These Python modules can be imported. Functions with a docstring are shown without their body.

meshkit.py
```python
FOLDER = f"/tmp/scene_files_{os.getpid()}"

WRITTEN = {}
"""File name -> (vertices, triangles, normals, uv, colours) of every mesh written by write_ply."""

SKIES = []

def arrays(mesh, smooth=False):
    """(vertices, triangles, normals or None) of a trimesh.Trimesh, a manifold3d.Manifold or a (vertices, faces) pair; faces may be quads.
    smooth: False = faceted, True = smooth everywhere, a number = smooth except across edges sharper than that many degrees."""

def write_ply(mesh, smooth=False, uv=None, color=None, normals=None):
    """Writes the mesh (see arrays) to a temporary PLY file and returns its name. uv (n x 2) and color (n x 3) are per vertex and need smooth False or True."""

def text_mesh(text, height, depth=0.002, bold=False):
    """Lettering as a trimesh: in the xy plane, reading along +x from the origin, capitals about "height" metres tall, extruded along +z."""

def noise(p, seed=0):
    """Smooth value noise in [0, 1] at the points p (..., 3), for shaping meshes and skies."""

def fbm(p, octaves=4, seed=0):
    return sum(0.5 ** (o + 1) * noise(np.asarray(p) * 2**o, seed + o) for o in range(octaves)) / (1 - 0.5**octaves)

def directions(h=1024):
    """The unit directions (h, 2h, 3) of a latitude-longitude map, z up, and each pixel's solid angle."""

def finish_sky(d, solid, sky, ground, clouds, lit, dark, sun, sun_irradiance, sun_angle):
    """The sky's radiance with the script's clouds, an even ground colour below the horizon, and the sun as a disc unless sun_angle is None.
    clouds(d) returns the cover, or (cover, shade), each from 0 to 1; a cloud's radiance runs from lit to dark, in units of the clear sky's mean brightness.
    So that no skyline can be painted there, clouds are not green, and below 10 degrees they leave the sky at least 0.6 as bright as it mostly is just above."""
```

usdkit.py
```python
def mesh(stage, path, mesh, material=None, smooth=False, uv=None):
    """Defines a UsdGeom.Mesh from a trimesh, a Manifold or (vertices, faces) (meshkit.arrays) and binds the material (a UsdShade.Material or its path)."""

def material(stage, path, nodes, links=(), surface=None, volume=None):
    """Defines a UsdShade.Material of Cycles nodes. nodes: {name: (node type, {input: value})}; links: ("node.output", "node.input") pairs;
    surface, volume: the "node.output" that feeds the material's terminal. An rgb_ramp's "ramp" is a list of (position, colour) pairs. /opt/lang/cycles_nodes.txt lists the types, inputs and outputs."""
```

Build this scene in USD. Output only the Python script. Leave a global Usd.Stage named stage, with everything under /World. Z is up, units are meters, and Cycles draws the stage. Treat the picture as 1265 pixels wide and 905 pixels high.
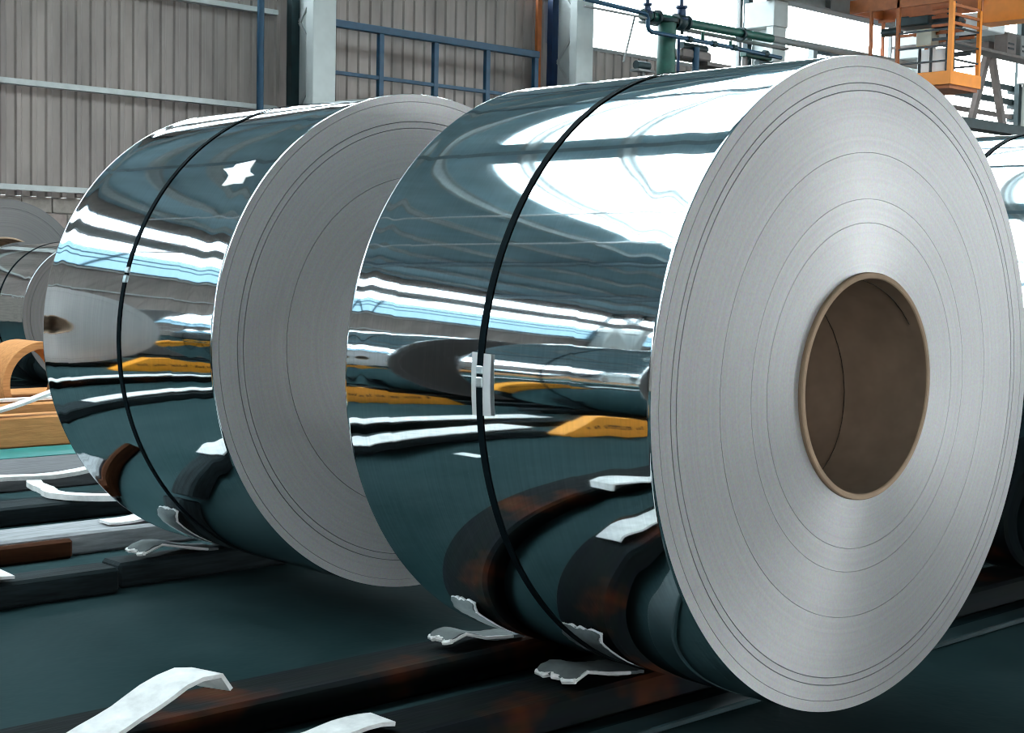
import math, random
import numpy as np, trimesh, usdkit, meshkit
from shapely.geometry import Polygon
from pxr import Usd, UsdGeom, UsdLux, UsdShade, Gf, Sdf

stage = Usd.Stage.CreateInMemory()
UsdGeom.SetStageUpAxis(stage, 'Z'); UsdGeom.SetStageMetersPerUnit(stage, 1.0)
UsdGeom.Xform.Define(stage, '/World'); UsdGeom.Scope.Define(stage, '/World/Looks')
rng = random.Random(7)
PI = math.pi

# ------------------------------------------------------------------ camera, sky, exposure
EXPOSURE = 1.9
YAW, PITCH, ROLL, FPX = .7615, .0657, .02, 1854.1
CAM = np.array([2.2531, -3.4614, 1.2788])
d = np.array([-math.cos(YAW)*math.cos(PITCH), math.sin(YAW)*math.cos(PITCH), -math.sin(PITCH)])
r = np.cross(d, [0, 0, 1]); r /= np.linalg.norm(r); u = np.cross(r, d)
r, u = math.cos(ROLL)*r + math.sin(ROLL)*u, -math.sin(ROLL)*r + math.cos(ROLL)*u
cam = UsdGeom.Camera.Define(stage, '/World/camera')
cam.AddTransformOp().Set(Gf.Matrix4d(*r, 0, *u, 0, *(-d), 0, *CAM, 1))
cam.CreateHorizontalApertureAttr(36.0); cam.CreateVerticalApertureAttr(36.0*905/1265)
cam.CreateFocalLengthAttr(36.0*FPX/1265); cam.CreateClippingRangeAttr((0.05, 500))
cam.CreateExposureAttr(EXPOSURE)
cam.CreateFStopAttr(0.0)

sky = UsdLux.DomeLight.Define(stage, '/World/sky')
sky.CreateIntensityAttr(1.0); sky.CreateColorAttr(Gf.Vec3f(.90, .97, 1.0))

# ------------------------------------------------------------------ materials
def mat(name, nodes, links=(), surface='p.BSDF'):
    return usdkit.material(stage, '/World/Looks/' + name, nodes, links, surface=surface)

def plain(name, col, rough=.6, metal=0., vary=.18, scale=6., bump=0., stretch=(1, 1, 1), dark=None, spec=.5):
    """one colour broken up by noise in the object's own space"""
    c = np.array(col); lo = np.array(dark) if dark is not None else c*(1-vary); hi = np.minimum(c*(1+vary), .95)
    n = {'t': ('texture_coordinate', {}), 'm': ('mapping', {'scale': stretch}),
         'n': ('noise_texture', {'scale': scale, 'detail': 5., 'roughness': .6}),
         'c': ('rgb_ramp', {'ramp': [(.3, lo), (.7, hi)]}),
         'p': ('principled_bsdf', {'roughness': rough, 'metallic': metal, 'specular_ior_level': spec})}
    l = [('t.object', 'm.vector'), ('m.vector', 'n.vector'), ('n.fac', 'c.fac'), ('c.color', 'p.base_color')]
    if bump:
        n['b'] = ('bump', {'strength': bump, 'distance': .01}); l += [('n.fac', 'b.height'), ('b.normal', 'p.normal')]
    return mat(name, n, l)

M = {}
# polished aluminium: mirror with very faint rolled waviness
M['mirror'] = mat('polished_aluminium', {
    't': ('texture_coordinate', {}), 'm': ('mapping', {'scale': (.9, 2.2, 2.2)}),
    'n': ('noise_texture', {'scale': 2.6, 'detail': 2., 'roughness': .45}),
    'b': ('bump', {'strength': .009, 'distance': .02}),
    'm2': ('mapping', {'scale': (70., 1.5, 1.5)}), 'n2': ('noise_texture', {'scale': 2., 'detail': 2.}),
    'c': ('rgb_ramp', {'ramp': [(.35, (.78, .83, .85)), (.65, (.86, .90, .915))]}),
    'p': ('principled_bsdf', {'metallic': 1., 'roughness': .035})},
    [('t.object', 'm.vector'), ('m.vector', 'n.vector'), ('n.fac', 'b.height'), ('b.normal', 'p.normal'),
     ('t.object', 'm2.vector'), ('m2.vector', 'n2.vector'), ('n2.fac', 'c.fac'), ('c.color', 'p.base_color')])

def edge_material(name, lo, hi, rough=.46, metal=.62, aniso=.7):
    """the wound edge: thousands of thin layers, so tone and shine run in circles about the axis (x)"""
    return mat(name, {
        't': ('texture_coordinate', {}), 's': ('separate_xyz', {}),
        'yy': ('math', {'math_type': 'multiply'}), 'zz': ('math', {'math_type': 'multiply'}), 'a': ('math', {'math_type': 'add'}), 'r': ('math', {'math_type': 'sqrt'}),
        'n': ('noise_texture', {'dimensions': '1D', 'scale': 55., 'detail': 6., 'roughness': .72}),
        'n2': ('noise_texture', {'scale': 160., 'detail': 2.}),
        'c': ('rgb_ramp', {'ramp': [(.3, lo), (.7, hi)]}),
        'mx': ('mix', {'mix_type': 'overlay', 'fac': .22}),
        'neg': ('math', {'math_type': 'multiply', 'value2': -1.}), 'tan': ('combine_xyz', {'x': 0.}),
        'vt': ('vector_transform', {'transform_type': 'vector', 'convert_from': 'object', 'convert_to': 'world'}),
        'b': ('bump', {'strength': .03, 'distance': .004}),
        'p': ('principled_bsdf', {'metallic': metal, 'roughness': rough, 'anisotropic': aniso})},
        [('t.object', 's.vector'), ('s.y', 'yy.value1'), ('s.y', 'yy.value2'), ('s.z', 'zz.value1'), ('s.z', 'zz.value2'),
         ('yy.value', 'a.value1'), ('zz.value', 'a.value2'), ('a.value', 'r.value1'), ('r.value', 'n.w'), ('n.fac', 'c.fac'),
         ('t.object', 'n2.vector'), ('c.color', 'mx.color1'), ('n2.color', 'mx.color2'), ('mx.color', 'p.base_color'),
         ('s.z', 'neg.value1'), ('neg.value', 'tan.y'), ('s.y', 'tan.z'), ('tan.vector', 'vt.vector'), ('vt.vector', 'p.tangent'),
         ('n.fac', 'b.height'), ('b.normal', 'p.normal')])
M['edge'] = edge_material('wound_edge_grey', (.47, .465, .465), (.53, .52, .515))
M['edge_dull_shaded'] = edge_material('dull_shaded_wound_edge', (.14, .136, .134), (.18, .175, .17), .5)  # darker copy; on the aisle row it stands in for shade
M['groove'] = plain('dark_layer_gap', (.10, .11, .12), .6, .5)
M['card'] = plain('cardboard', (.38, .26, .17), .8, 0, .15, 9, .1)
M['card_in'] = plain('cardboard_inside', (.36, .255, .18), .85, 0, .15, 9, .1)
M['card_seam'] = plain('cardboard_seam', (.05, .035, .025), .9)
M['strap'] = plain('dark_steel_strap', (.004, .008, .010), .7, 0, .3, spec=.02)
M['seal'] = plain('zinc_seal', (.62, .70, .72), .3, .9, .1)
M['tag'] = plain('pale_tag', (.55, .56, .56), .6, 0, .05)
M['paper'] = plain('white_paper', (.82, .85, .84), .7, 0, .04)
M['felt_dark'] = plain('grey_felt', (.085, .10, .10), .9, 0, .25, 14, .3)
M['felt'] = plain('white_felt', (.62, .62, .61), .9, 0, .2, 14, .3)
M['wood'] = mat('stained_shaded_timber', {
    't': ('texture_coordinate', {}), 'm': ('mapping', {'scale': (6., .7, 6.)}), 'n': ('noise_texture', {'scale': 6., 'detail': 5.}), 'n2': ('noise_texture', {'scale': 2.6, 'detail': 3.}),
    'c': ('rgb_ramp', {'ramp': [(.57, (.006, .010, .011)), (.67, (.06, .018, .006)), (.8, (.10, .036, .011))]}), 'g': ('mix', {'mix_type': 'multiply', 'fac': .7}),  # near-black part paints in shadow; the brown patches are the wood
    'b': ('bump', {'strength': .35, 'distance': .01}), 'p': ('principled_bsdf', {'roughness': .75, 'specular_ior_level': .08})},
    [('t.object', 'm.vector'), ('m.vector', 'n.vector'), ('t.object', 'n2.vector'), ('n2.fac', 'c.fac'), ('c.color', 'g.color1'), ('n.color', 'g.color2'), ('g.color', 'p.base_color'), ('n.fac', 'b.height'), ('b.normal', 'p.normal')])
M['wood_dull'] = plain('dull_grey_board', (.115, .115, .12), .8, 0, .25, 9, .3, (6, .6, 6), spec=.05)
M['wood_brown'] = plain('brown_timber', (.045, .016, .007), .8, 0, .4, 7, .3, (6, .6, 6), spec=.08)
M['wood_grey'] = plain('weathered_timber', (.24, .25, .26), .8, 0, .3, 9, .3, (6, .6, 6), spec=.08)
M['wood_dark'] = plain('black_shaded_timber', (.012, .018, .02), .7, 0, .5, 8, .3, (6, .6, 6), spec=.08)  # near-black colour carries the shadow the timbers lie in
M['wood_orange'] = plain('warm_lit_orange_timber', (.50, .225, .085), .75, 0, .18, 9, .25, (6, .6, 6), spec=.08)  # warm sunlight on these timbers is put into the colour
M['teal'] = plain('teal_paint', (.01, .16, .15), .5, 0, .15)
M['yellow'] = plain('yellow_paint', (.76, .29, .015), .5, 0, .12, 9)
M['stencil'] = plain('black_stencil', (.03, .012, .01), .8)
M['orange'] = plain('crane_orange', (.82, .25, .015), .5, 0, .06)
M['orange_dark'] = plain('dusty_orange', (.38, .10, .02), .6, 0, .2)
M['blue'] = plain('blue_paint', (.004, .052, .105), .45, 0, .2)
M['navy'] = plain('navy_paint', (.006, .028, .085), .45, 0, .2)
M['green'] = plain('green_paint', (.008, .085, .060), .45, 0, .25)
M['dkgreen'] = plain('dark_teal_iron', (.008, .028, .032), .5, .2, .3)
M['steel_pale'] = plain('pale_grey_steel', (.50, .525, .51), .6, 0, .06, 4)
M['steel_grey'] = plain('mid_grey_steel', (.23, .23, .225), .6, 0, .12, 4)
M['steel_brown'] = plain('brown_grey_steel', (.15, .125, .115), .7, 0, .2, 4)
M['beige'] = plain('beige_enamel', (.42, .41, .33), .5, 0, .04)
M['white'] = plain('white_enamel', (.75, .80, .82), .5, 0, .03)
M['black'] = plain('black_iron', (.012, .018, .022), .5, .2)
M['clad'] = plain('grey_cladding', (.29, .245, .225), .55, .25, .22, 1.6, 0, (1, 1.2, .35))
M['clad_b'] = plain('grey_cladding_dull', (.262, .222, .205), .55, .25, .22, 1.6, 0, (1, 1.2, .35))
M['block'] = plain('concrete_block', (.28, .24, .21), .9, 0, .2, 8, .3)
M['block_b'] = plain('concrete_block_pink', (.30, .235, .21), .9, 0, .2, 8, .3)
M['mortar'] = plain('mortar', (.2, .18, .165), .95)
M['girt'] = plain('galvanised_girt', (.47, .49, .48), .5, .3, .1)
M['roof'] = plain('blue_grey_roof_sheet', (.44, .64, .72), .5, .1, .12, 1.2)
M['purlin'] = plain('pale_purlin', (.50, .56, .57), .5, .1, .08)
M['rafter'] = plain('grey_rafter', (.27, .37, .42), .5, .1, .1)
M['floor'] = mat('dark_concrete', {
    'g': ('geometry', {}), 'n': ('noise_texture', {'scale': .9, 'detail': 6., 'roughness': .62}), 'n2': ('noise_texture', {'scale': 24., 'detail': 4.}),
    'c': ('rgb_ramp', {'ramp': [(.3, (.008, .025, .027)), (.7, (.030, .052, .055))]}),  # dark teal of the shadows is put into the floor colour
    'rr': ('map_range', {'from_min': .3, 'from_max': .7, 'to_min': .55, 'to_max': .8}),
    'b': ('bump', {'strength': .25, 'distance': .006}), 'p': ('principled_bsdf', {'specular_ior_level': .02})},
    [('g.position', 'n.vector'), ('g.position', 'n2.vector'), ('n.fac', 'c.fac'), ('c.color', 'p.base_color'), ('n.fac', 'rr.value'),
     ('rr.result', 'p.roughness'), ('n2.fac', 'b.height'), ('b.normal', 'p.normal')])
M['ground'] = plain('light_bounce_paving', (.64, .63, .61), .9, 0, .1, 1)  # unseen ground, kept pale to bounce light onto the coil ends
M['asphalt'] = plain('low_bounce_asphalt', (.05, .05, .05), .9, 0, .1, 1)  # unseen ground, kept dark to cut light bounced up to the roof
def pane_mat(name, tint):
    return mat(name, {'t': ('transparent_bsdf', {'color': tint}), 'g': ('glossy_bsdf', {'color': (.8, .8, .8), 'roughness': .05}),
                      'f': ('layer_weight', {'blend': .5}), 'q': ('math', {'math_type': 'power', 'value2': 5.}), 'x': ('mix_closure', {})},
               [('f.facing', 'q.value1'), ('q.value', 'x.fac'), ('t.BSDF', 'x.closure1'), ('g.BSDF', 'x.closure2')], 'x.closure')
M['glass'] = pane_mat('window_glass', (.90, .95, .97))
M['glass_blue'] = pane_mat('blue_tinted_glazing', (.24, .31, .345))
M['rooflight'] = pane_mat('clear_rooflight_sheet', (.92, .96, .97))

# ------------------------------------------------------------------ scene helpers
used = {}
def path_for(parent, name):
    k = (parent, name); n = used.get(k, 0); used[k] = n + 1
    return f'{parent}/{name}' if n == 0 else f'{parent}/{name}_{n:03d}'
def tag(prim, label=None, cat=None, group=None, kind=None):
    for k, v in (('label', label), ('category', cat), ('group', group), ('kind', kind)):
        if v: prim.SetCustomDataByKey(k, v)
    return prim
def thing(name, label, cat, loc=(0, 0, 0), rotz=0., group=None, kind=None):
    x = UsdGeom.Xform.Define(stage, path_for('/World', name)); x.AddTranslateOp().Set(Gf.Vec3d(*map(float, loc)))
    if rotz: x.AddRotateZOp().Set(float(rotz))
    return tag(x.GetPrim(), label, cat, group, kind)
def part(parent, name, mesh, m, label=None, smooth=30, loc=None, kind=None):
    p = path_for(str(parent.GetPath()), name)
    o = usdkit.mesh(stage, p, mesh, M[m], smooth=smooth)
    if loc is not None: UsdGeom.Xformable(o).AddTranslateOp().Set(Gf.Vec3d(*map(float, loc)))
    return tag(o.GetPrim(), label, None, None, kind)
def solo(name, mesh, m, label, cat, loc=(0, 0, 0), group=None, smooth=30, kind=None):
    p = path_for('/World', name); o = usdkit.mesh(stage, p, mesh, M[m], smooth=smooth)
    UsdGeom.Xformable(o).AddTranslateOp().Set(Gf.Vec3d(*map(float, loc)))
    return tag(o.GetPrim(), label, cat, group, kind)
def cat_(*ms): return trimesh.util.concatenate(list(ms))
def box(x0, x1, y0, y1, z0, z1, c=0.):
    """box, with chamfered edges when c > 0"""
    lo, hi = np.array([x0, y0, z0], float), np.array([x1, y1, z1], float)
    if c <= 0:
        b = trimesh.creation.box(hi-lo); b.apply_translation((lo+hi)/2); return b
    c = min(c, (hi-lo).min()*.45); pts = []
    for s in np.ndindex(2, 2, 2):
        corner = np.where(np.array(s) == 0, lo, hi); inw = np.where(np.array(s) == 0, 1, -1)*c
        for k in range(3):
            e = inw.copy(); e[k] = 0; pts.append(corner + e)
    return trimesh.convex.convex_hull(np.array(pts))
def bar(a, b, w, h=None, up=(0, 0, 1)):
    """straight bar of rectangular section from a to b"""
    a, b = np.array(a, float), np.array(b, float); t = b-a; L = np.linalg.norm(t); t /= L
    s = np.cross(t, up); s = s/np.linalg.norm(s) if np.linalg.norm(s) > 1e-6 else np.array([1., 0, 0]); n = np.cross(s, t)
    m = trimesh.creation.box([w, L, h or w]); T = np.eye(4); T[:3, 0], T[:3, 1], T[:3, 2], T[:3, 3] = s, t, n, (a+b)/2
    m.apply_transform(T); return m
def pipe(pts, rad, n=12):
    """round tube along a polyline with capped ends"""
    p = np.array(pts, float); t = np.gradient(p, axis=0)
    t /= np.linalg.norm(t, axis=1, keepdims=True); V = []; ref = np.array([0, 0, 1.]) if abs(t[0][2]) < .9 else np.array([1., 0, 0])
    for i in range(len(p)):
        s = np.cross(t[i], ref); s /= np.linalg.norm(s); q = np.cross(s, t[i]); ref = q
        a = np.arange(n)*2*PI/n; V.append(p[i] + rad*(np.cos(a)[:, None]*s + np.sin(a)[:, None]*q))
    k = len(p); V = np.vstack(V + [p[:1], p[-1:]]); F = []
    for i in range(k-1):
        for j in range(n):
            A, B, C_, D = i*n+j, i*n+(j+1) % n, (i+1)*n+(j+1) % n, (i+1)*n+j; F += [[A, B, C_], [A, C_, D]]
    for j in range(n): F += [[k*n, (j+1) % n, j], [k*n+1, (k-1)*n+j, (k-1)*n+(j+1) % n]]
    m = trimesh.Trimesh(V, F, process=False); trimesh.repair.fix_normals(m); return m
def turn(prof, seg=160, closed=False):
    """turns (x, radius) points about the x axis; outward normals follow the direction of travel"""
    P = np.array(prof, float); n = len(P); a = np.arange(seg)*2*PI/seg
    V = np.stack([np.repeat(P[:, 0], seg), np.outer(P[:, 1], np.cos(a)).ravel(), np.outer(P[:, 1], np.sin(a)).ravel()], 1); F = []
    j = np.arange(seg); j2 = (j+1) % seg
    for i in range(n if closed else n-1):
        k = (i+1) % n
        F.append(np.stack([i*seg+j, k*seg+j, k*seg+j2], 1)); F.append(np.stack([i*seg+j, k*seg+j2, i*seg+j2], 1))
    return trimesh.Trimesh(V, np.vstack(F), process=False)
def prism_x(poly, x0, x1):
    """(y, z) outline pulled along x"""
    from shapely.geometry import Polygon
    m = trimesh.creation.extrude_polygon(Polygon(poly), x1-x0, engine='earcut')
    v = m.vertices.copy(); m.vertices = np.stack([v[:, 2]+x0, v[:, 0], v[:, 1]], 1); trimesh.repair.fix_normals(m); return m
def prism_y(poly, y0, y1):
    from shapely.geometry import Polygon
    m = trimesh.creation.extrude_polygon(Polygon(poly), y1-y0, engine='earcut')
    v = m.vertices.copy(); m.vertices = np.stack([v[:, 0], v[:, 2]+y0, v[:, 1]], 1); trimesh.repair.fix_normals(m); return m
def ribbon(pts, w, th, side, n=28):
    """a soft strip w wide and th thick along a smooth path; side = direction of its width"""
    from scipy.interpolate import CubicSpline
    p = np.array(pts, float); s = np.r_[0, np.cumsum(np.linalg.norm(np.diff(p, axis=0), axis=1))]
    c = CubicSpline(s, p)(np.linspace(0, s[-1], n)); t = np.gradient(c, axis=0); t /= np.linalg.norm(t, axis=1, keepdims=True)
    side = np.array(side, float); V = []
    for i in range(n):
        b = side - t[i]*np.dot(side, t[i]); b /= np.linalg.norm(b); nn = np.cross(b, t[i]); nn = nn if nn[2] > 0 else -nn
        wob = 1 + .05*math.sin(i*1.7+len(pts))
        V += [c[i]-b*w/2*wob, c[i]-b*w/2*wob+nn*th, c[i]+b*w/2*wob+nn*th, c[i]+b*w/2*wob]
    F = []
    for i in range(n-1):
        for j in range(4):
            A, B, C_, D = i*4+j, i*4+(j+1) % 4, (i+1)*4+(j+1) % 4, (i+1)*4+j; F += [[A, B, C_], [A, C_, D]]
    F += [[0, 1, 2], [0, 2, 3]]; e = (n-1)*4; F += [[e, e+2, e+1], [e, e+3, e+2]]
    m = trimesh.Trimesh(np.array(V), F, process=False); trimesh.repair.fix_normals(m); return m

# ------------------------------------------------------------------ the setting
WX = -16.0                      # inner face of the long back wall
Y0, Y1 = -27.0, 40.0
floor = tag(UsdGeom.Xform.Define(stage, '/World/floor').GetPrim(), kind='structure', label='dark teal concrete floor of the factory hall', cat='floor')
part(floor, 'slab', box(WX-.3, 16, Y0, Y1, -.2, 0), 'floor', smooth=False)
part(floor, 'painted_stripe', box(-7.28, -6.82, -1.2, 3.2, .0, .004), 'teal', label='teal painted stripe')
gr = tag(UsdGeom.Xform.Define(stage, '/World/ground').GetPrim(), kind='structure', label='unseen paving outside the hall, kept pale to bounce light in', cat='ground')
part(gr, 'paving', box(WX-.3, 140, -140, 140, -.5, -.2), 'ground', smooth=False)
part(gr, 'asphalt', box(-140, WX-.3, -140, 140, -.5, -.2), 'asphalt', smooth=False, label='unseen ground behind the hall, kept dark to cut bounced light')

wall = tag(UsdGeom.Xform.Define(stage, '/World/wall_back').GetPrim(), kind='structure', label='grey ribbed cladding wall above a low course of concrete blocks', cat='wall')
part(wall, 'dado', box(WX-.25, WX-.03, Y0, Y1, 0, 2.07), 'mortar', smooth=False)
bl, bh = .42, .2
for row in range(4, 10):                                    # blocks where the photograph shows them
    for k in range(10):
        y = 4.2 + (k + .5*(row % 2))*bl; z = 2.06 - (10-row)*bh
        part(wall, 'block', box(WX-.2, WX-.005-rng.random()*.012, y+.006, y+bl-.006, z+.006, z+bh-.006, .008), 'block' if rng.random() < .6 else 'block_b', smooth=False)
part(wall, 'block_face', box(WX-.2, WX-.01, Y0, 4.2, 0, 2.06), 'block', smooth=False)
part(wall, 'block_face', box(WX-.2, WX-.01, 4.2+10.5*bl, Y1, 0, 2.06), 'block', smooth=False)
part(wall, 'block_face', box(WX-.2, WX-.01, 4.2, 4.2+10.5*bl, 0, .85), 'block', smooth=False)
COLS = [9.3 + 5.28*k for k in range(-7, 6)]
def cladding(y0, y1, z0, z1):
    n = max(1, round((y1-y0)/1.06)); w = (y1-y0)/n
    for i in range(n):
        a = y0+i*w; rib = w/5; pts = []
        for q in range(5):
            s = a+q*rib
            pts += [(s, 0), (s+rib*.52, 0), (s+rib*.62, .028), (s+rib*.9, .028)]
        pts.append((a+w+.001, 0))
        out = [(WX+o-.03, y) for y, o in pts]
        poly = out + [(x-.012, y) for x, y in out[::-1]]
        from shapely.geometry import Polygon
        m = trimesh.creation.extrude_polygon(Polygon(poly), z1-z0, engine='earcut'); m.apply_translation([0, 0, z0])
        part(wall, 'cladding_panel', m, 'clad' if (i*7) % 3 else 'clad_b', smooth=False)
ZB, ZT = 4.97, 7.8
cladding(Y0, 4.02, 2.07, ZB); cladding(4.02, 9.2, 2.07, 5.09); cladding(9.2, 14.6, 2.07, 5.76); cladding(14.6, 22.4, 2.07, 5.08); cladding(22.4, Y1, 2.07, 4.55)
part(wall, 'top_sheet', box(WX-.1, WX-.02, Y0, Y1, ZT, 8.6), 'clad', smooth=False)
for z in (2.17, 3.49, 4.85):
    for a, b in ((Y0, 9.05),) + (((14.75, 22.4),) if z < 4.8 else ()):
        part(wall, 'girt', prism_y([(WX, z-.035), (WX+.14, z-.035), (WX+.14, z+.035), (WX+.125, z+.035), (WX+.125, z-.02), (WX, z-.02)], a, b), 'girt', smooth=False)

wn = 0
for y0, y1, zb, zt in [(COLS[i], COLS[i+1], ZB if i < 6 else 5.09, ZT) for i in range(7)] + [(9.3, 14.58, 5.76, ZT), (14.58, 19.86, 5.08, ZT), (19.86, 25.14, 5.08, ZT)]:
    wn += 1
    w = tag(UsdGeom.Xform.Define(stage, f'/World/window_{wn}').GetPrim(), kind='structure', label='long high window bay in the back wall, glazed to the eaves', cat='window')
    fr = [box(WX-.08, WX, y0, y1, zb, zb+.06), box(WX-.08, WX, y0, y1, zt-.06, zt), box(WX-.08, WX, y0, y0+.04, zb, zt), box(WX-.08, WX, y1-.04, y1, zb, zt)]
    if zb < 6: fr.append(box(WX-.08, WX, y0, y1, 5.83, 5.87) if y0 < 9 else box(WX-.08, WX, y0, y1, 7.2, 7.24))
    part(w, 'frame', cat_(*fr), 'blue' if y0 < 9 else 'steel_grey', smooth=False)
    for q in range(2):
        for za, zc, gm in ((zb+.06, 6.18, 'glass_blue'), (6.2, zt-.06, 'glass')) if y0 < 3 else ((zb+.06, zt-.06, 'glass'),):
            part(w, 'pane', box(WX-.045, WX-.039, y0+.04+q*(y1-y0-.08)/2, y0+.04+(q+1)*(y1-y0-.08)/2-.006, za, zc), gm, smooth=False)

def roof_z(x): return 8.3 + .1*(x-WX) if x < 4 else 10.3 - .1*(x-4)
ceil = tag(UsdGeom.Xform.Define(stage, '/World/ceiling').GetPrim(), kind='structure', label='sloping sheet roof with a clear rooflight strip', cat='ceiling')
def roof_strip(x0, x1, y0, y1, th=.04, lift=.0):
    z0, z1 = roof_z(x0)+lift, roof_z(x1)+lift
    return prism_y([(x0, z0), (x1, z1), (x1, z1+th), (x0, z0+th)], y0, y1)
XS, XE = -8.8, -3.6               # the rooflight strip
for x0, x1 in ((WX-.4, XS), (XE, 4), (4, 16.2)):
    part(ceil, 'roof_sheet', roof_strip(x0, x1, Y0, Y1), 'roof', smooth=False)
yy = [Y0, -19., -10., -.85, .75, 8., 16., 24., 32., Y1]
for x0, x1 in ((XS, -6.), (-6., XE)):
    for a, b in zip(yy[:-1], yy[1:]):
        if a == -.85: part(ceil, 'roof_sheet', roof_strip(x0, x1, a, b), 'roof', smooth=False); continue
        part(ceil, 'rooflight_sheet', roof_strip(x0, x1, a, b-.01, .01), 'rooflight', smooth=False)
x = WX + .5
while x < 15.5:
    z = roof_z(x)-.005
    part(ceil, 'purlin', prism_y([(x, z), (x+.07, z), (x+.07, z-.015), (x+.012, z-.015), (x+.012, z-.185), (x+.075, z-.185), (x+.075, z-.2), (x, z-.2)], Y0, Y1), 'purlin', smooth=False)
    x += 1.2
for y in (-22.3, -17.8, -13.4, -8.9, -.05, 5., 9.3, 14.6, 19.9, 25.1, 30.4):
    for x0, x1 in ((WX, 4), (4, 16)):
        z0, z1 = roof_z(x0)-.21, roof_z(x1)-.21
        m = [prism_y([(x0, z0-h), (x1, z1-h), (x1, z1-h-t), (x0, z0-h-t)], y-w/2, y+w/2) for h, t, w in ((0, .015, .25), (.015, .28, .02), (.295, .018, .25))]
        part(ceil, 'rafter', cat_(*m), 'rafter', smooth=False)
for y in (-4.6, -6.9):
    part(ceil, 'conduit', pipe([(WX+.2, y, roof_z(WX)-.26), (4, y, roof_z(4)-.26)], .065, 8), 'white')

for nm, x0, x1, y0, y1, z0, z1 in (('wall_front', 16, 16.2, Y0, -16, 0, 4.9), ('wall_front', 16, 16.2, 8, 24, 0, 4.9), ('wall_front', 16, 16.2, -16, 8, 2.6, 4.9), ('wall_front', 16, 16.2, 24, Y1, 4.4, 4.9), ('wall_front', 16, 16.2, Y0, Y1, 4.9, 9.2), ('wall_left', WX, 16, Y0-.2, Y0, 0, 10.6), ('wall_right', WX, -9, Y1, Y1+.2, 4.4, 10.6), ('wall_right', -9, 16, Y1, Y1+.2, 4.4, 10.6), ('wall_right', -9, -3, Y1, Y1+.2, 0, 4.4)):  # out-of-view walls; gaps placed and sized to steer light onto the coils
    pr = stage.GetPrimAtPath('/World/'+nm) or tag(UsdGeom.Xform.Define(stage, '/World/'+nm).GetPrim(), kind='structure', label='plain sheet wall added out of the picture to block and steer light', cat='wall')
    part(pr, 'sheet', box(x0, x1, y0, y1, z0, z1), 'clad', smooth=False)

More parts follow.
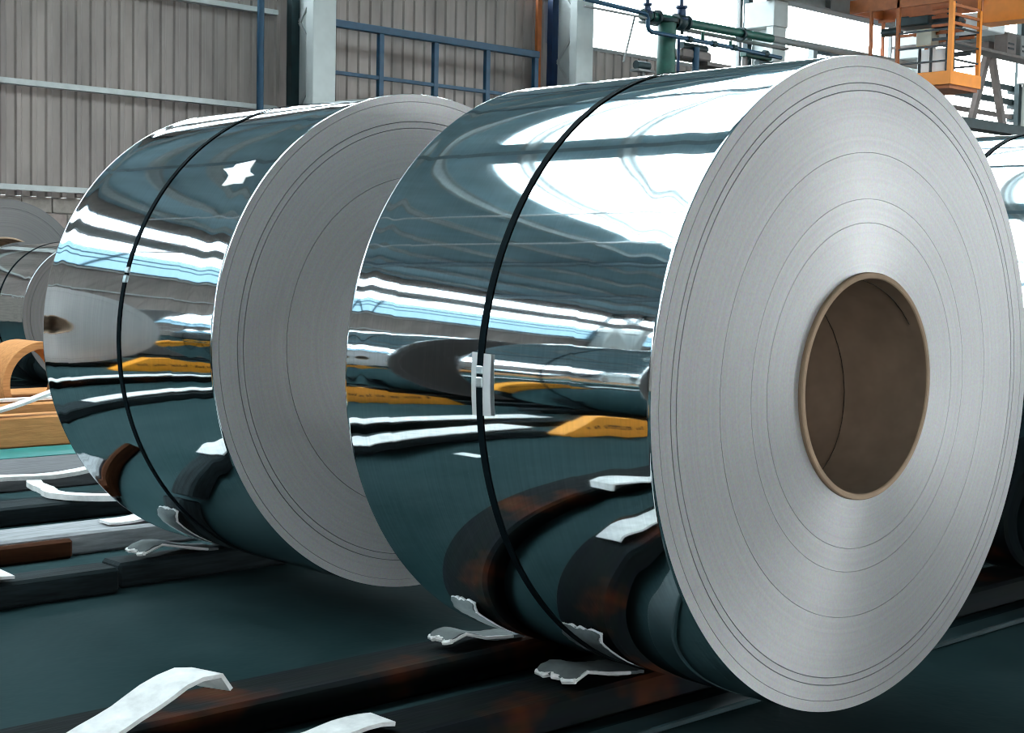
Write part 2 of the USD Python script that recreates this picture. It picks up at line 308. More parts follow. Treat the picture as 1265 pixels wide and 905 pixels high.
# ------------------------------------------------------------------ aluminium coils
def coil_profile(R, w, dip=.0004):
    """outer skin from the front (x=0) to the back (x=-w): nearly straight, with the faint edge wave of a tight winding"""
    xs = np.unique(np.r_[0, -.004, -np.linspace(.01, .26, 26), -np.linspace(.26, w-.2, 8), -np.linspace(w-.2, w-.01, 20), -(w-.004), -w])[::-1]
    pr = []
    for x in xs:
        a, b = -x, w+x
        dr = -dip*math.exp(-((a-.10)/.05)**2) - dip*.9*math.exp(-((b-.055)/.035)**2)
        if min(a, b) < .003: dr -= .0015
        pr.append((x, R+dr))
    return pr
def make_coil(label, loc, R, w, rc, grooves=(), strap=(), seal=None, group=None, core_out=.012, seg=224, core=True, edge='edge'):
    """loc = (front face x, axis y, height of the underside)"""
    t = thing('aluminium_coil', label, 'metal coil', loc, group=group); c = (0, 0, R)
    part(t, 'outer_wrap', turn(coil_profile(R, w), seg), 'mirror', loc=c)
    prof = [(0., R-.0015)]
    for g, wd in sorted(grooves, reverse=True):
        prof += [(0., g+wd/2), (-.004, g+wd*.3), (-.004, g-wd*.3), (0., g-wd/2)]
    prof += [(0., rc)]
    fm = turn(prof, seg)
    if fm.face_normals[0][0] < 0: fm.invert()
    front = part(t, 'wound_edge', fm, edge, loc=c, smooth=20)
    for g, wd in grooves:
        ring = turn([(-.0036, g+wd*.32), (-.0036, g-wd*.32)], seg)
        if ring.face_normals[0][0] < 0: ring.invert()
        part(front, 'layer_gap', ring, 'groove', label='dark ring between two layers')
    bm = turn([(-w, rc), (-w, R-.0015)], seg)
    if bm.face_normals[0][0] > 0: bm.invert()
    part(t, 'wound_edge', bm, edge, loc=c)
    if core:
        th = .017; ri = rc-th
        k = part(t, 'core', turn([(core_out, ri+.003), (core_out, rc-.003), (core_out-.003, rc-.0005), (-w-.01, rc-.0005), (-w-.01, ri), (core_out-.003, ri)], 128, True), 'card', label='brown cardboard core tube', loc=c)
        inner = turn([(core_out-.006, ri-.0006), (-w-.008, ri-.0006)], 128)
        if np.dot(inner.face_normals[0], inner.triangles_center[0]*[0, 1, 1]) > 0: inner.invert()
        part(k, 'lining', inner, 'card_in', label='darker paper lining')
        turns = w/.27; a = np.linspace(0, 2*PI*turns, int(40*turns))
        pts = np.stack([-a/(2*PI)*.27 - .02, (ri-.001)*np.cos(a+.6), (ri-.001)*np.sin(a+.6)], 1)[:-14]
        part(k, 'spiral_seam', pipe(pts, .0013, 5), 'card_seam')
    for sx in strap:
        s = part(t, 'strap', turn([(sx-.011, R+.0014), (sx-.011, R+.0030), (sx+.011, R+.0030), (sx+.011, R+.0014)], seg, True), 'strap', label='dark steel strap round the coil', loc=c)
        if seal is not None:
            for dz, hh in ((0, .028), (.036, .022)):
                a = seal; m = box(-.013, .013, R-.001, R+.0055, -hh/2, hh/2, .003); m.apply_transform(trimesh.transformations.rotation_matrix(a-dz, [1, 0, 0])); m.apply_translation([sx, 0, 0])
                part(s, 'seal', m, 'seal', label='crimped zinc strap seal')
    return t
RA, RB = .875, .893
gA = [(.803, .0026), (.783, .0026), (.845, .0014), (.622, .0013), (.50, .0012), (.437, .0013)]
coilA = make_coil('largest polished aluminium coil in front, its grey wound end and open core facing forward', (0, 0, .105), RA, 1.148, .306, gA, (-.578,), PI-.005)
gB = [(.795, .003), (.772, .003), (.865, .0018), (.60, .002)]
coilB = make_coil('polished aluminium coil behind the front one, with a torn white paper label on its back', (-1.9234, .0702, .107), RB, 1.181, .306, gB, (-.60,), PI-.24)
# card tag held under the strap of the front coil
tgp = [(-.612, -.085), (-.534, -.082), (-.530, .075), (-.607, .078)]                # outline: along the axis, round the skin
tg = trimesh.creation.extrude_polygon(Polygon(tgp), .0008, engine='earcut').subdivide().subdivide()
tv = tg.vertices.copy(); th_ = PI + .005 + tv[:, 1]/RA; rr = RA + .0004 + tv[:, 2] + .006*np.clip((tv[:, 0]+.56)/.03, 0, 1)
tg.vertices = np.stack([tv[:, 0], rr*np.cos(th_), rr*np.sin(th_)], 1); trimesh.repair.fix_normals(tg)
part(coilA, 'tag', tg, 'tag', label='pale rectangular tag tucked under the strap', loc=(0, 0, RA), smooth=20)
star = [(-2.15, 142.98), (-2.145, 141.45), (-2.151, 140.18), (-2.184, 138.95), (-2.221, 137.93), (-2.162, 137.61), (-2.161, 136.68), (-2.116, 136.23), (-2.059, 135.66), (-2.051, 137.05), (-2.047, 138.38), (-2.033, 139.38), (-1.992, 140.44), (-2.035, 140.95), (-2.028, 142.71), (-2.081, 142.67), (-2.129, 143.17)]
sp = trimesh.creation.extrude_polygon(Polygon([(x, math.radians(a)) for x, a in star]), .0012, engine='earcut')
sv = sp.vertices.copy(); rr = RB + .0004 + sv[:, 2]; sp.vertices = np.stack([sv[:, 0]+1.9234, rr*np.cos(sv[:, 1]), rr*np.sin(sv[:, 1])], 1); trimesh.repair.fix_normals(sp)
part(coilB, 'paper_label', sp, 'paper', label='torn star-shaped white paper label', loc=(0, 0, RB), smooth=False)

make_coil('small shiny coil at the left edge, half hidden behind the second coil', (-10., 3.04, .13), .65, 1.3, .2, ((.58, .003),), (-.5,), None, seg=128, edge='edge_dull_shaded')
make_coil('grey-ended coil standing against the block wall at the far left', (-12.6, 3.45, .1), .89, 1.3, .5, ((.8, .003),), (-.6,), None, seg=128, edge='edge_dull_shaded')
make_coil('bright coil at the right edge, cut off by the frame beside the front coil', (.25, 2.27, .105), RA, 1.5, .306, ((.78, .004),), (-.95,), None, seg=192)
# the rows across the aisle, seen mirrored in the two big coils
make_coil('coil seen end-on in the mirror skin of the second coil', (-7.0, -2.75, .105), RA, 1.2, .22, ((.78, .004),), (-.6,), None, seg=160)
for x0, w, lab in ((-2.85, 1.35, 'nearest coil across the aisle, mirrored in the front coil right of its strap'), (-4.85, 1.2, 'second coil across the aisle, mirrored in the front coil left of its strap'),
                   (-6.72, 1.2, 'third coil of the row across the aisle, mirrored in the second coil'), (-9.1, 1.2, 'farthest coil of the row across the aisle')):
    make_coil(lab, (x0, -4.9, .105), RA, w, .306, ((.78, .004),), (-w/2,), None, seg=160, edge='edge_dull_shaded')  # end faces take the darker copy, shade put into their colour

# ------------------------------------------------------------------ timbers under the coils
def timber(x0, x1, y0, y1, z1, m, label, z0=0., c=.012):
    b = box(x0, x1, y0, y1, z0, z1, c); b = b.subdivide().subdivide()
    b.vertices += (meshkit.noise(b.vertices*5., 3)[:, None]-.5)*np.array([.006, 0, .003])
    b.vertices[:, 2] = np.minimum(b.vertices[:, 2], z1)
    cx, cy = (x0+x1)/2, (y0+y1)/2; b.apply_translation([-cx, -cy, -z0])
    return solo('timber', b, m, label, 'timber beam', (cx, cy, z0), smooth=20)
timber(-1.31, -1.10, -3.2, 3.3, .098, 'wood', 'dark brown timber under the back edge of the front coil')
timber(-.80, -.59, -3.2, 3.3, .098, 'wood', 'dark reddish timber under the middle of the front coil')
solo('steel_strip', box(-.06, .03, -2.1, 2.1, 0, .02, .004), 'dkgreen', 'low steel strip on the floor under the open end of the front coil', 'steel strip', (-.44, .8, 0))
timber(-3.95, -3.68, -.78, 3.3, .10, 'wood_grey', 'pale weathered timber under the far end of the second coil')
timber(-3.672, -3.635, -1.0, -.42, .085, 'wood_brown', 'thin brown board standing in for the side of the pale weathered timber')  # added facing that gives the pale timber its brown side
timber(-3.06, -2.91, -4.0, -.6, .098, 'wood_dark', 'black timber ending in front of the second coil')
timber(-3.12, -2.97, -.57, 3.3, .10, 'wood_dark', 'black timber under the second coil, behind the cut end')
timber(-4.72, -4.5, -2.7, 2.8, .095, 'wood_dark', 'black timber across the empty place behind the second coil')
timber(-6.12, -5.5, -.3, 2.8, .10, 'wood_dull', 'wide grey board on the floor behind the second coil')
timber(-5.75, -5.55, -3.2, -.32, .10, 'wood', 'dark brown timber continuing from the wide grey board')
timber(-7.55, -7.3, -1.2, 3.2, .21, 'wood_orange', 'orange timber nearest the teal stripe')
timber(-8.42, -8.17, -1.2, 3.2, .21, 'wood_orange', 'orange timber behind the first orange one')
timber(-9.55, -9.0, -1.0, 3.0, .20, 'wood_orange', 'wide orange timber in front of the small coil')
timber(-10.6, -10.2, 2.0, 4.2, .124, 'wood_dark', 'black block under the front of the small coil')
timber(-11.2, -10.8, 2.0, 4.2, .124, 'wood_dark', 'black block under the back of the small coil')
timber(-13.0, -12.7, 2.5, 4.5, .098, 'wood_dark', 'black block under the front of the grey-ended coil')
timber(-13.8, -13.5, 2.5, 4.5, .098, 'wood_dark', 'black block under the back of the grey-ended coil')
for x0, lab in ((-3.2, 'front'), (-4.0, 'back')): timber(x0, x0+.2, -5.6, -4.2, .10, 'wood_dark', f'dark block under the {lab} of the nearest mirrored coil')
for x0, lab in ((-5.2, 'front'), (-5.9, 'back')): timber(x0, x0+.2, -5.6, -4.2, .10, 'wood_dark', f'dark block under the {lab} of the second mirrored coil')
for x0, lab in ((-7.1, 'front'), (-7.8, 'back')): timber(x0, x0+.2, -5.6, -4.2, .10, 'wood_dark', f'dark block under the {lab} of the third mirrored coil')
for x0, lab in ((-9.5, 'front'), (-10.2, 'back')): timber(x0, x0+.2, -5.6, -4.2, .10, 'wood_dark', f'dark block under the {lab} of the farthest mirrored coil')
for x0, lab in ((-7.35, 'front'), (-8.0, 'back')): timber(x0, x0+.2, -3.4, -2.0, .10, 'wood_dark', f'dark block under the {lab} of the end-on mirrored coil')

# yellow coil cradles across the aisle, with stencilled black marks
def cradle(x, label):
    t = thing('coil_cradle', label, 'coil cradle', (x, -4.9, 0))
    out = [(2.0, 0), (2.0, .03), (1.66, .33), (1.5, .33), (.85, .16), (.72, .0)]
    for s in (1, -1):
        part(t, 'wedge', prism_x([(s*y, z) for y, z in out], -.11, 0), 'yellow', smooth=False)
    part(t, 'rail', box(-.10, -.01, -.8, .8, 0, .09, .004), 'wood_dark', label='black rail between the two wedges')
    rg = random.Random(int(abs(x)*100)); y = 1.80
    while y > 1.0:
        w = rg.choice((.018, .028, .022)); h = .05*rg.uniform(.8, 1.1)
        m = cat_(box(0, .0012, y-w, y-w*.62, .13, .13+h), box(0, .0012, y-w, y, .13+h*rg.choice((0, .4, .75)), .13+h*rg.choice((.2, .6, 1.))+.012), box(0, .0012, y-w*.3, y, .13, .13+h*rg.uniform(.6, 1)))
        part(t, 'stencil_mark', m, 'stencil', smooth=False)
        y -= w + rg.choice((.012, .012, .05))
for x, lab in ((-2.40, 'yellow coil cradle with black stencilled marks, mirrored at the right of the front coil'), (-4.42, 'yellow coil cradle mirrored at the far end of the front coil'),
               (-6.6, 'yellow coil cradle mirrored in the second coil beside its strap'), (-8.8, 'yellow coil cradle farthest along the aisle')):
    cradle(x, lab)

# ------------------------------------------------------------------ white felt strips laid over the timbers
def strip(pts, w, label, side=(1, 0, 0), th=.011, m='felt'):
    p = np.array(pts, float); b = np.array([p[:, 0].mean(), p[:, 1].mean(), 0])
    return solo('felt_strip', ribbon(p-b, w, th, side), m, label, 'felt strip', b, smooth=40)
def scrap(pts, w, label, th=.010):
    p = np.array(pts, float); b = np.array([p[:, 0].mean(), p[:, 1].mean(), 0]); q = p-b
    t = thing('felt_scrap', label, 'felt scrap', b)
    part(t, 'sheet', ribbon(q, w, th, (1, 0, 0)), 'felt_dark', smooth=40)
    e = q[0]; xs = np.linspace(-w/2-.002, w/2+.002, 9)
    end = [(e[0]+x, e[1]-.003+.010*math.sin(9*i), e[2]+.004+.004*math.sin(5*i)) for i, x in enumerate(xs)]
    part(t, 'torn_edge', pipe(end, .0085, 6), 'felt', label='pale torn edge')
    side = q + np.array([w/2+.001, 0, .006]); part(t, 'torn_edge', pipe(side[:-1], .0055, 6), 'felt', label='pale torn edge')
strip([(-.76, -2.7, .12), (-.80, -2.3, .125), (-.85, -1.85, .17), (-.875, -1.65, .235), (-.89, -1.53, .268), (-.893, -1.475, .258), (-.893, -1.462, .225)], .12, 'white felt strip bent upward at the bottom left, its curled end over the dark timbers', side=(.97, .2, 0))
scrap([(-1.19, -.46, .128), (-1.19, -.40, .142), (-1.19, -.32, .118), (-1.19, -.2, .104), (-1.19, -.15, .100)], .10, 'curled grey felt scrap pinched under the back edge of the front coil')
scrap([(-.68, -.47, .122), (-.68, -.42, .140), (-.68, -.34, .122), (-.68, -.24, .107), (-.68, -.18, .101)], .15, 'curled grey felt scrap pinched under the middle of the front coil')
strip([(-.70, -2.2, .103), (-.70, -1.6, .103), (-.70, -1.28, .106), (-.70, -1.14, .118), (-.70, -1.08, .112)], .10, 'tip of a felt strip on the reddish timber at the bottom edge')
strip([(-3.12, -3.5, .132), (-3.02, -2.9, .128), (-2.97, -2.4, .134), (-2.93, -1.9, .15), (-2.95, -1.4, .126), (-2.98, -1.15, .120), (-2.975, -1.08, .120), (-2.97, -1.03, .114)], .17, 'white felt strip on the black timber, its tip at the left edge')
timber(-2.68, -2.44, -2.85, -1.42, .10, 'wood_dark', 'short black timber left of the front coil, outside the frame')
strip([(-2.62, -2.84, .12), (-2.56, -2.6, .115), (-2.48, -2.2, .12), (-2.42, -1.9, .14), (-2.40, -1.6, .15)], .18, 'white felt strip on the short black timber, mirrored in the front coil')
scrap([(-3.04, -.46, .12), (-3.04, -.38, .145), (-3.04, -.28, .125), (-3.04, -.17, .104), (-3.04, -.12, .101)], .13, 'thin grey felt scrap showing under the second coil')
strip([(-3.78, -.2, .108), (-3.77, -.02, .115), (-3.76, .2, .14), (-3.75, .3, .135)], .12, 'whitish felt end under the far end of the second coil')
strip([(-5.40, -.28, .103), (-5.34, -.1, .103), (-5.26, .08, .108), (-5.24, .22, .104), (-5.26, .45, .112), (-5.27, .68, .140)], .09, 'upper of the two forked white felt strips behind the second coil', th=.022)
strip([(-5.14, .13, .088), (-4.99, .09, .085), (-4.85, .06, .09), (-4.62, .0, .099), (-4.48, .07, .10), (-4.36, .22, .10)], .075, 'lower of the two forked white felt strips behind the second coil', side=(0, 1, 0), th=.028)
strip([(-5.62, -3.1, .104), (-5.6, -2.7, .13), (-5.58, -2.2, .12), (-5.6, -1.7, .104)], .14, 'felt strip on the wide grey board, mirrored in the second coil')
strip([(-4.61, -2.65, .1), (-4.6, -2.3, .12), (-4.6, -1.9, .11), (-4.6, -1.5, .098)], .14, 'felt strip on the black timber, mirrored low in the second coil')
strip([(-7.33, -.2, .213), (-7.33, .55, .213), (-7.34, .85, .23), (-7.35, 1.05, .27), (-7.35, 2.6, .25)], .10, 'pale felt strip along the top of the nearest orange timber', th=.018)
strip([(-8.3, -.2, .213), (-8.3, 1.0, .22), (-8.3, 2.6, .225)], .10, 'pale felt strip along the top of the second orange timber', th=.018)

solo('paper_scrap', box(-.07, .07, -.03, .03, 0, .003), 'paper', 'small white scrap on the bare floor, mirrored below the strap tag', 'paper scrap', (-2.1, -1.95, .0005))
# a loose core tube lying behind the orange timbers
ct = thing('core_tube', 'empty brown cardboard core tube lying behind the orange timbers', 'core tube', (-8.5, 1.84, 0))
part(ct, 'tube', turn([(0, .265), (0, .32), (-.45, .32), (-.45, .265)], 96, True), 'wood_orange', loc=(0, 0, .322))

# ------------------------------------------------------------------ columns, crane runway, fittings along the back wall
def column(y, label):
    t = thing('crane_column', label, 'steel column', (-15.08, y, 0))
    part(t, 'shaft', box(-.17, 0, -.2, .2, 0, 5.9, .01), 'steel_pale')
    part(t, 'head', cat_(box(-.68, .02, -.22, .22, 5.9, 6.38, .01)), 'steel_pale')
    part(t, 'wall_leg', box(-.82, -.70, -.07, .07, 0, 8.2), 'navy' if y > 14 and y < 15 else 'dkgreen', smooth=False, label='dark painted leg against the wall')
    part(t, 'web_plate', box(-.69, -.18, .06, .075, 0, 5.9), 'steel_pale', smooth=False)
    z, k = .4, 0
    while z < 5.6:
        a, b = (-.68, -.19) if k % 2 else (-.19, -.68)
        part(t, 'lacing_bar', bar((a, .045, z), (b, .045, z+.62), .05, .015, up=(0, 1, 0)), 'girt', smooth=False); z += .62; k += 1
    part(t, 'base_plate', box(-.3, .14, -.3, .3, 0, .03), 'steel_pale', smooth=False)
cl = {9.3: 'pale steel column with laced dark leg between grey wall and blue rails', 14.58: 'pale steel column beside the navy leg and orange strip', 19.86: 'pale steel column with a wide boxed head beside the green pipes'}
for y in COLS:
    if -20 < y < 34 and not -13 < y < 0: column(y, cl.get(round(y, 2)) or ('pale steel column of the back wall, next beyond the frame on the left' if abs(y-4.02) < .1 else 'pale steel column of the back wall, mirrored in the coils' if y < 4 else ('pale steel column behind the orange crane cage' if y < 26 else 'pale steel column at the far right behind the trestle')))
rb = thing('runway_beam', 'long grey crane runway beam resting on the column heads', 'runway beam', (-15.1, 0, 6.38))
for nm, b in (('top_flange', box(-.16, .16, -22, 38, .37, .40)), ('web', box(-.012, .012, -22, 38, .03, .37)), ('bottom_flange', box(-.16, .16, -22, 38, 0, .03)), ('crane_rail', box(-.03, .03, -22, 38, .40, .46))):
    part(rb, nm, b, 'steel_grey', smooth=False)
for y in (-11.82, -6.54, -1.26): part(rb, 'wall_bracket', box(-.87, .16, y-.06, y+.06, -.12, 0, .01), 'steel_grey')
for y in np.arange(20, 38, 1.32): part(rb, 'stiffener', box(-.14, .14, y-.01, y+.01, .03, .37), 'steel_grey', smooth=False)
solo('orange_strip', box(-.03, .03, -.045, .045, 0, 6.0), 'orange_dark', 'rusty orange upright strip beside the navy leg', 'steel strip', (-15.8, 14.2, 0))
solo('downpipe', pipe([(0, 0, 0), (0, 0, 8.2)], .05, 14), 'blue', 'blue vertical downpipe on the grey wall', 'downpipe', (-15.5, 8.51, 0))
bf = thing('blue_rail_frame', 'blue steel rail frame in front of the wall between two columns', 'rail frame', (-15.5, 9.75, 0))
part(bf, 'top_rail', box(-.05, .05, 0, 4.16, 4.70, 4.81, .008), 'blue'); part(bf, 'lower_rail', box(-.03, .03, 0, 4.16, 4.025, 4.08, .005), 'blue')
for y in (.88, 1.95, 3.03, 4.10): part(bf, 'post', box(-.04, .04, y-.045, y+.045, 0, 4.70, .006), 'blue')
solo('wall_conduit', pipe([(0, -24, 0), (0, 9, 0)], .03, 8), 'blue', 'thin blue conduit along the foot of the high windows', 'conduit', (-15.6, 0, 5.45))

# green stand pipe, valves and blue pipework
gp = thing('pipework', 'green stand pipe and thick horizontal pipe with two dark valves beside the boxed column', 'pipework', (-14.4, 15.83, 0))
part(gp, 'stand_pipe', pipe([(0, 0, 0), (0, 0, 5.42)], .155, 24), 'green', label='green vertical stand pipe')
part(gp, 'top_flange', pipe([(0, 0, 5.40), (0, 0, 5.46)], .20, 24), 'dkgreen'); part(gp, 'base_flange', pipe([(0, 0, 0), (0, 0, .04)], .20, 24), 'dkgreen')
part(gp, 'pipe', pipe([(0, -.63, 5.46), (0, .37, 5.46), (0, 2.87, 5.48)], .075, 16), 'green')
for y in (-.28, .98-.63, 1.97): part(gp, 'collar', pipe([(0, y, 5.46), (0, y+.05, 5.46)], .12, 16), 'dkgreen')
part(gp, 'bare_pipe', pipe([(0, 2.87, 5.48), (0, 8.9, 5.52)], .065, 12), 'steel_grey', label='bare grey end of the pipe')
part(gp, 'tray', box(-.25, -.12, -.43, 3.57, 5.37, 5.41), 'steel_grey', smooth=False)
for y, k in ((-.5, .85), (.36, 1.15)):
    body = trimesh.creation.icosphere(3, .105*k); body.apply_scale([1, 1, 1.15]); body.apply_translation([0, y, 5.46])
    v = part(gp, 'valve', body, 'dkgreen', label='dark valve body with an upright stem')
    for q in (-.12, .12): part(v, 'flange', pipe([(0, y+q*k-.02*k, 5.46), (0, y+q*k+.02*k, 5.46)], .11*k, 16), 'dkgreen')
    bo = turn([(0, .07*k), (.05, .11*k), (.08, .11*k), (.1, .07*k), (.2*k, .06*k), (.22*k, .085*k), (.25*k, .085*k), (.26*k, .03), (.6, .03), (.6, .001)], 20)
    bo.apply_transform(trimesh.transformations.rotation_matrix(-PI/2, [0, 1, 0])); bo.apply_translation([0, y, 5.44]); part(v, 'bonnet', bo, 'navy')
    part(v, 'drain', pipe([(0, y+.03, 5.38), (0, y+.03, 5.26)], .03, 8), 'dkgreen')
bp = thing('blue_pipe', 'blue pipe that drops and runs on past the green stand pipe', 'pipe', (-14.18, 0, 0))
part(bp, 'pipe', pipe([(0, 13.6, 5.47), (0, 14.6, 5.44), (0, 15.0, 5.43), (0, 15.07, 5.41), (0, 15.1, 5.35), (0, 15.1, 5.24), (0, 15.13, 5.18), (0, 15.2, 5.155), (0, 16.4, 5.15), (0, 17.4, 5.14), (0, 18.7, 5.12)], .036, 12), 'blue')
part(bp, 'upper_run', pipe([(0, 13.6, 5.36), (0, 15.1, 5.36)], .018, 8), 'steel_grey', label='thin grey upper run')
for y in (16.1, 16.75, 17.3, 18.2): part(bp, 'coupling', pipe([(0, y, 5.15), (0, y+.1, 5.148)], .055, 12), 'dkgreen')
part(bp, 'stop_cock', pipe([(0, 16.5, 5.15), (0, 16.5, 5.30)], .03, 8), 'green'); part(bp, 'stop_cock', pipe([(0, 17.25, 5.15), (0, 17.25, 5.25)], .03, 8), 'green')
part(bp, 'prop_rod', pipe([(-.2, 14.76, 4.64), (-.2, 15.0, 5.40)], .016, 8), 'steel_grey', label='thin slanting grey rod')
pu = thing('pump_unit', 'dark pump with blue leg hanging beside the green stand pipe', 'pump', (-14.4, 16.5, 0))
part(pu, 'casing', box(-.25, .1, -.38, .42, 4.86, 5.02, .03), 'steel_brown'); part(pu, 'top_motor', pipe([(0, -.3, 5.07), (0, .35, 5.07)], .07, 16), 'dkgreen')
part(pu, 'leg', pipe([(.1, -.02, 0), (.1, -.02, 5.06)], .06, 14), 'blue', label='blue pipe leg'); part(pu, 'thin_leg', pipe([(.05, -.42, 0), (.05, -.42, 5.2)], .025, 8), 'navy')
part(pu, 'base', box(-.3, .1, .3, 1.15, 4.80, 4.86), 'steel_brown', smooth=False); part(pu, 'prop', bar((0, 1.1, 0), (0, 1.1, 4.81), .06), 'steel_brown', smooth=False)
mo = thing('small_motor', 'small dark motor on a shelf left of the green stand pipe', 'motor', (-14.5, 15.36, 0))
part(mo, 'body', pipe([(0, -.17, 4.655), (0, .14, 4.655)], .07, 16), 'dkgreen'); part(mo, 'shelf', box(-.1, .1, -.2, .2, 4.55, 4.585), 'steel_grey', smooth=False); part(mo, 'post', box(-.03, .03, -.03, .03, 0, 4.55), 'steel_grey', smooth=False)
sl = thing('valve_bracket', 'green bracket with pipe ends beside the boxed column', 'bracket', (-14.3, 18.1, 0))
part(sl, 'plate', box(-.1, .05, -.3, .45, 5.06, 5.15, .01), 'green'); part(sl, 'pipe_end', pipe([(-.02, .1, 5.0), (-.02, .55, 5.0)], .06, 12), 'dkgreen'); part(sl, 'post', box(-.08, -.02, -.24, -.18, 0, 5.06), 'steel_brown', smooth=False)
part(sl, 'brace', bar((-.05, .25, 0), (-.05, .25, 5.06), .06), 'steel_grey', smooth=False)

# ------------------------------------------------------------------ crane, cage and rack at the upper right
cg = thing('crane_cage', 'orange hanging crane cage with dark rails and grey boxes', 'crane cage', (-12.5, 21.6, 4.82))
part(cg, 'platform', cat_(box(-2.2, .04, -.04, 1.06, .0, .03), box(-2.2, .04, -.04, 0, .03, .24), box(0, .04, -.04, 1.06, .03, .24)), 'orange', smooth=False)
part(cg, 'underside', box(-2.15, 0, 0, 1.0, -.07, 0), 'orange_dark', smooth=False)
for x, y, w, m in ((0, 0, .085, 'orange'), (0, 1.0, .07, 'orange'), (-1.12, 0, .06, 'orange_dark'), (-1.72, 0, .055, 'orange_dark'), (-1.12, 1.0, .05, 'orange_dark'), (-2.1, 1.0, .05, 'orange_dark')):
    part(cg, 'post', box(x-w/2, x+w/2, y-w/2, y+w/2, 0, 1.75), m, smooth=False)
for z in (.42, .70, 1.0):
    part(cg, 'rail', cat_(box(-1.12, 0, -.02, .02, z, z+.03), box(-.02, .02, 0, 1.0, z+.03, z+.06), box(-1.12, 0, .98, 1.02, z, z+.03)), 'black', smooth=False, label='thin black rail')
for z, m in ((1.12, 'orange_dark'), (1.28, 'orange_dark'), (1.45, 'orange_dark')):
    part(cg, 'rail', cat_(box(-.6, 0, .3, .34, z, z+.05), box(-.02, .02, 0, 1.0, z-.02, z+.03), box(-1.72, -.3, .98, 1.02, z, z+.05)), m, smooth=False)
part(cg, 'top_frame', cat_(box(-2.2, .05, -.03, .03, 1.5, 1.75), box(-2.2, .05, .97, 1.03, 1.45, 1.75), box(-2.2, -2.1, 0, 1, 1.5, 1.7)), 'orange_dark', smooth=False)
part(cg, 'cabinet', box(-.95, -.62, .35, .62, .80, 1.12, .01), 'beige', label='beige switch cabinet')
part(cg, 'cabinet_legs', cat_(box(-.92, -.88, .4, .44, .03, .8), box(-.68, -.64, .4, .44, .03, .8)), 'black', smooth=False)
part(cg, 'box', box(-1.1, -.5, .66, .98, .35, .78, .01), 'white', label='white equipment box')
part(cg, 'hoist', box(-1.5, -.75, .45, .9, 1.22, 1.42, .03), 'dkgreen', label='dark hoist gear box')
part(cg, 'drum', pipe([(-.7, .6, 1.22), (-.15, .6, 1.22)], .11, 16), 'black', label='black cable drum')
part(cg, 'motor', pipe([(-1.65, .3, 1.12), (-1.3, .3, 1.12)], .08, 16), 'dkgreen')
for q, (xa, xb, y, z, m) in enumerate(((-1.1, -.05, .5, 1.02, 'orange_dark'), (-1.1, 0, .8, .92, 'orange_dark'), (-.55, .0, .25, .86, 'black'), (-.6, .0, .45, 1.16, 'black'), (-1.0, -.1, .15, 1.34, 'orange_dark'), (-.5, 0, .7, .60, 'black'))):
    part(cg, 'crossbar', box(xa, xb, y, y+.04, z, z+.05), m, smooth=False)
part(cg, 'cable_post', cat_(box(-.46, -.40, .6, .66, .03, 1.5), box(-.25, -.22, .5, .53, .03, 1.6)), 'black', smooth=False)
part(cg, 'winch', box(-1.75, -1.25, .2, .7, .24, .36, .03), 'dkgreen')
gd = thing('crane_girder', 'orange crane bridge girder at the top right corner', 'crane girder', (-13.2, 24.0, 6.28))
part(gd, 'web', box(0, 20, -.2, .2, 0, .46, .012), 'orange'); part(gd, 'top_flange', box(0, 20, -.26, .26, .46, .49), 'orange_dark', smooth=False); part(gd, 'bottom_flange', box(0, 20, -.26, .26, -.03, 0), 'orange', smooth=False)
part(gd, 'end_carriage', cat_(box(-2.05, 0, -.25, .25, .79, 1.2, .03), box(-2.05, -1.6, -1.2, 1.2, .79, 1.1, .03), box(-.15, .1, -.25, .25, .4, .85)), 'orange_dark')
part(gd, 'panel', box(-1.2, -.3, .7, 1.4, .0, .38, .02), 'white')
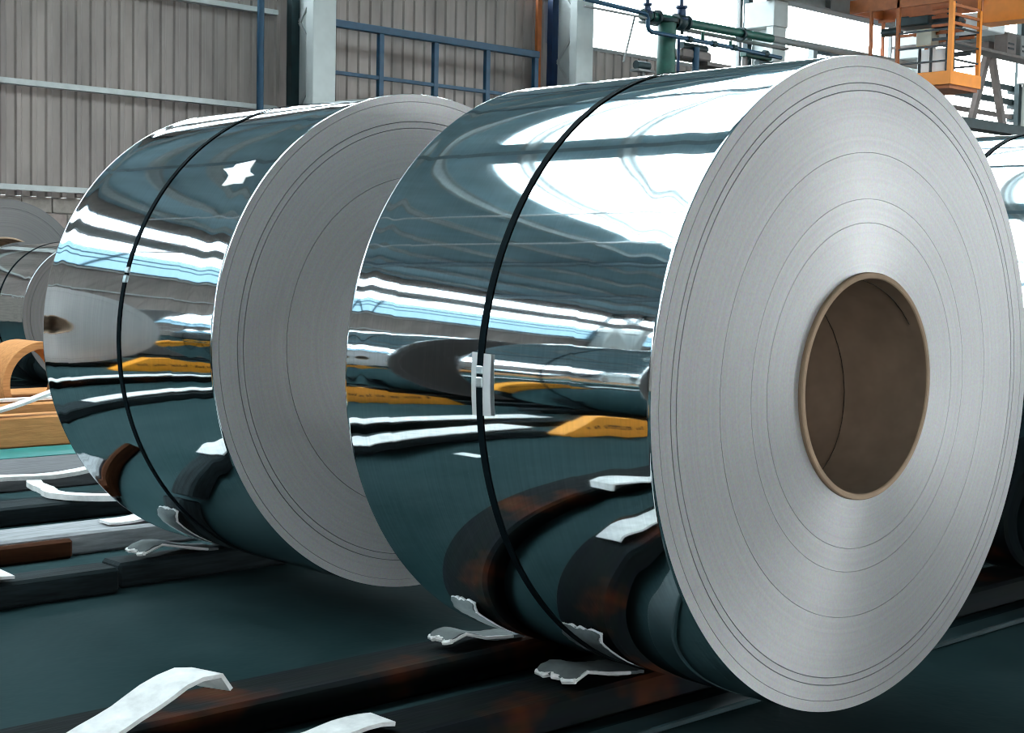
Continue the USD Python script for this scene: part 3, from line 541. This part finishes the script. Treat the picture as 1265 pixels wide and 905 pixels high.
er = thing('equipment_rack', 'row of grey boxes under the orange girder', 'equipment rack', (-14.2, 26.9, 6.0))
for q in range(5):
    part(er, 'unit', box(-.15, .15, q*.62-.4, q*.62+.02, .06, .52, .02), 'steel_grey' if q % 2 else 'steel_brown')
    part(er, 'louvre', cat_(box(.15, .165, q*.62-.34, q*.62-.1, .16, .2), box(.15, .165, q*.62-.34, q*.62-.1, .26, .3)), 'black', smooth=False)
part(er, 'shelf', box(-.2, .2, -3.2, 3.2, 0, .06), 'steel_brown', smooth=False)
for y in (-3., 3.): part(er, 'hanger', box(-1.0, .2, y-.04, y+.04, -.05, 0), 'steel_brown', smooth=False)
tr = thing('trestle', 'brown-grey steel A-frame trestle at the right behind the front coil', 'trestle', (-14.65, 26.86, 0))
part(tr, 'leg', bar((0, -.06, 6.2), (0, -.66, 4.64), .15, .12, up=(1, 0, 0)), 'steel_brown', smooth=False)
part(tr, 'leg', bar((0, .06, 6.2), (0, .70, 4.64), .15, .12, up=(1, 0, 0)), 'steel_brown', smooth=False)
part(tr, 'cap', box(-.5, .12, -.25, .25, 6.24, 6.375), 'steel_brown', smooth=False)
part(tr, 'base_beam', box(-.2, .2, -2.6, 7.5, 4.46, 4.66), 'dkgreen', smooth=False)
for y in (-2.4, 2.2, 7.2): part(tr, 'support', box(-.1, .1, y-.1, y+.1, 0, 4.46), 'dkgreen', smooth=False)
rk = thing('pipe_rack', 'dark horizontal rails on posts against the bright opening at the right', 'pipe rack', (-16.3, 22.6, 0))
for z, h in ((5.84, .12), (5.50, .13), (5.16, .10), (4.86, .08)):
    part(rk, 'rail', box(-.05, .05, 0, 14, z, z+h), 'dkgreen' if h > .11 else 'steel_brown', smooth=False)
for y in (.05, 5.1, 9.0, 13.6): part(rk, 'post', box(-.07, .07, y-.07, y+.07, 0, 6.0), 'steel_grey', smooth=False)
part(rk, 'bundle', cat_(*[box(-.1, .1, 8.35, 9.6, z, z+.18) for z in (4.75, 5.1, 5.42, 5.78)]), 'dkgreen', smooth=False)
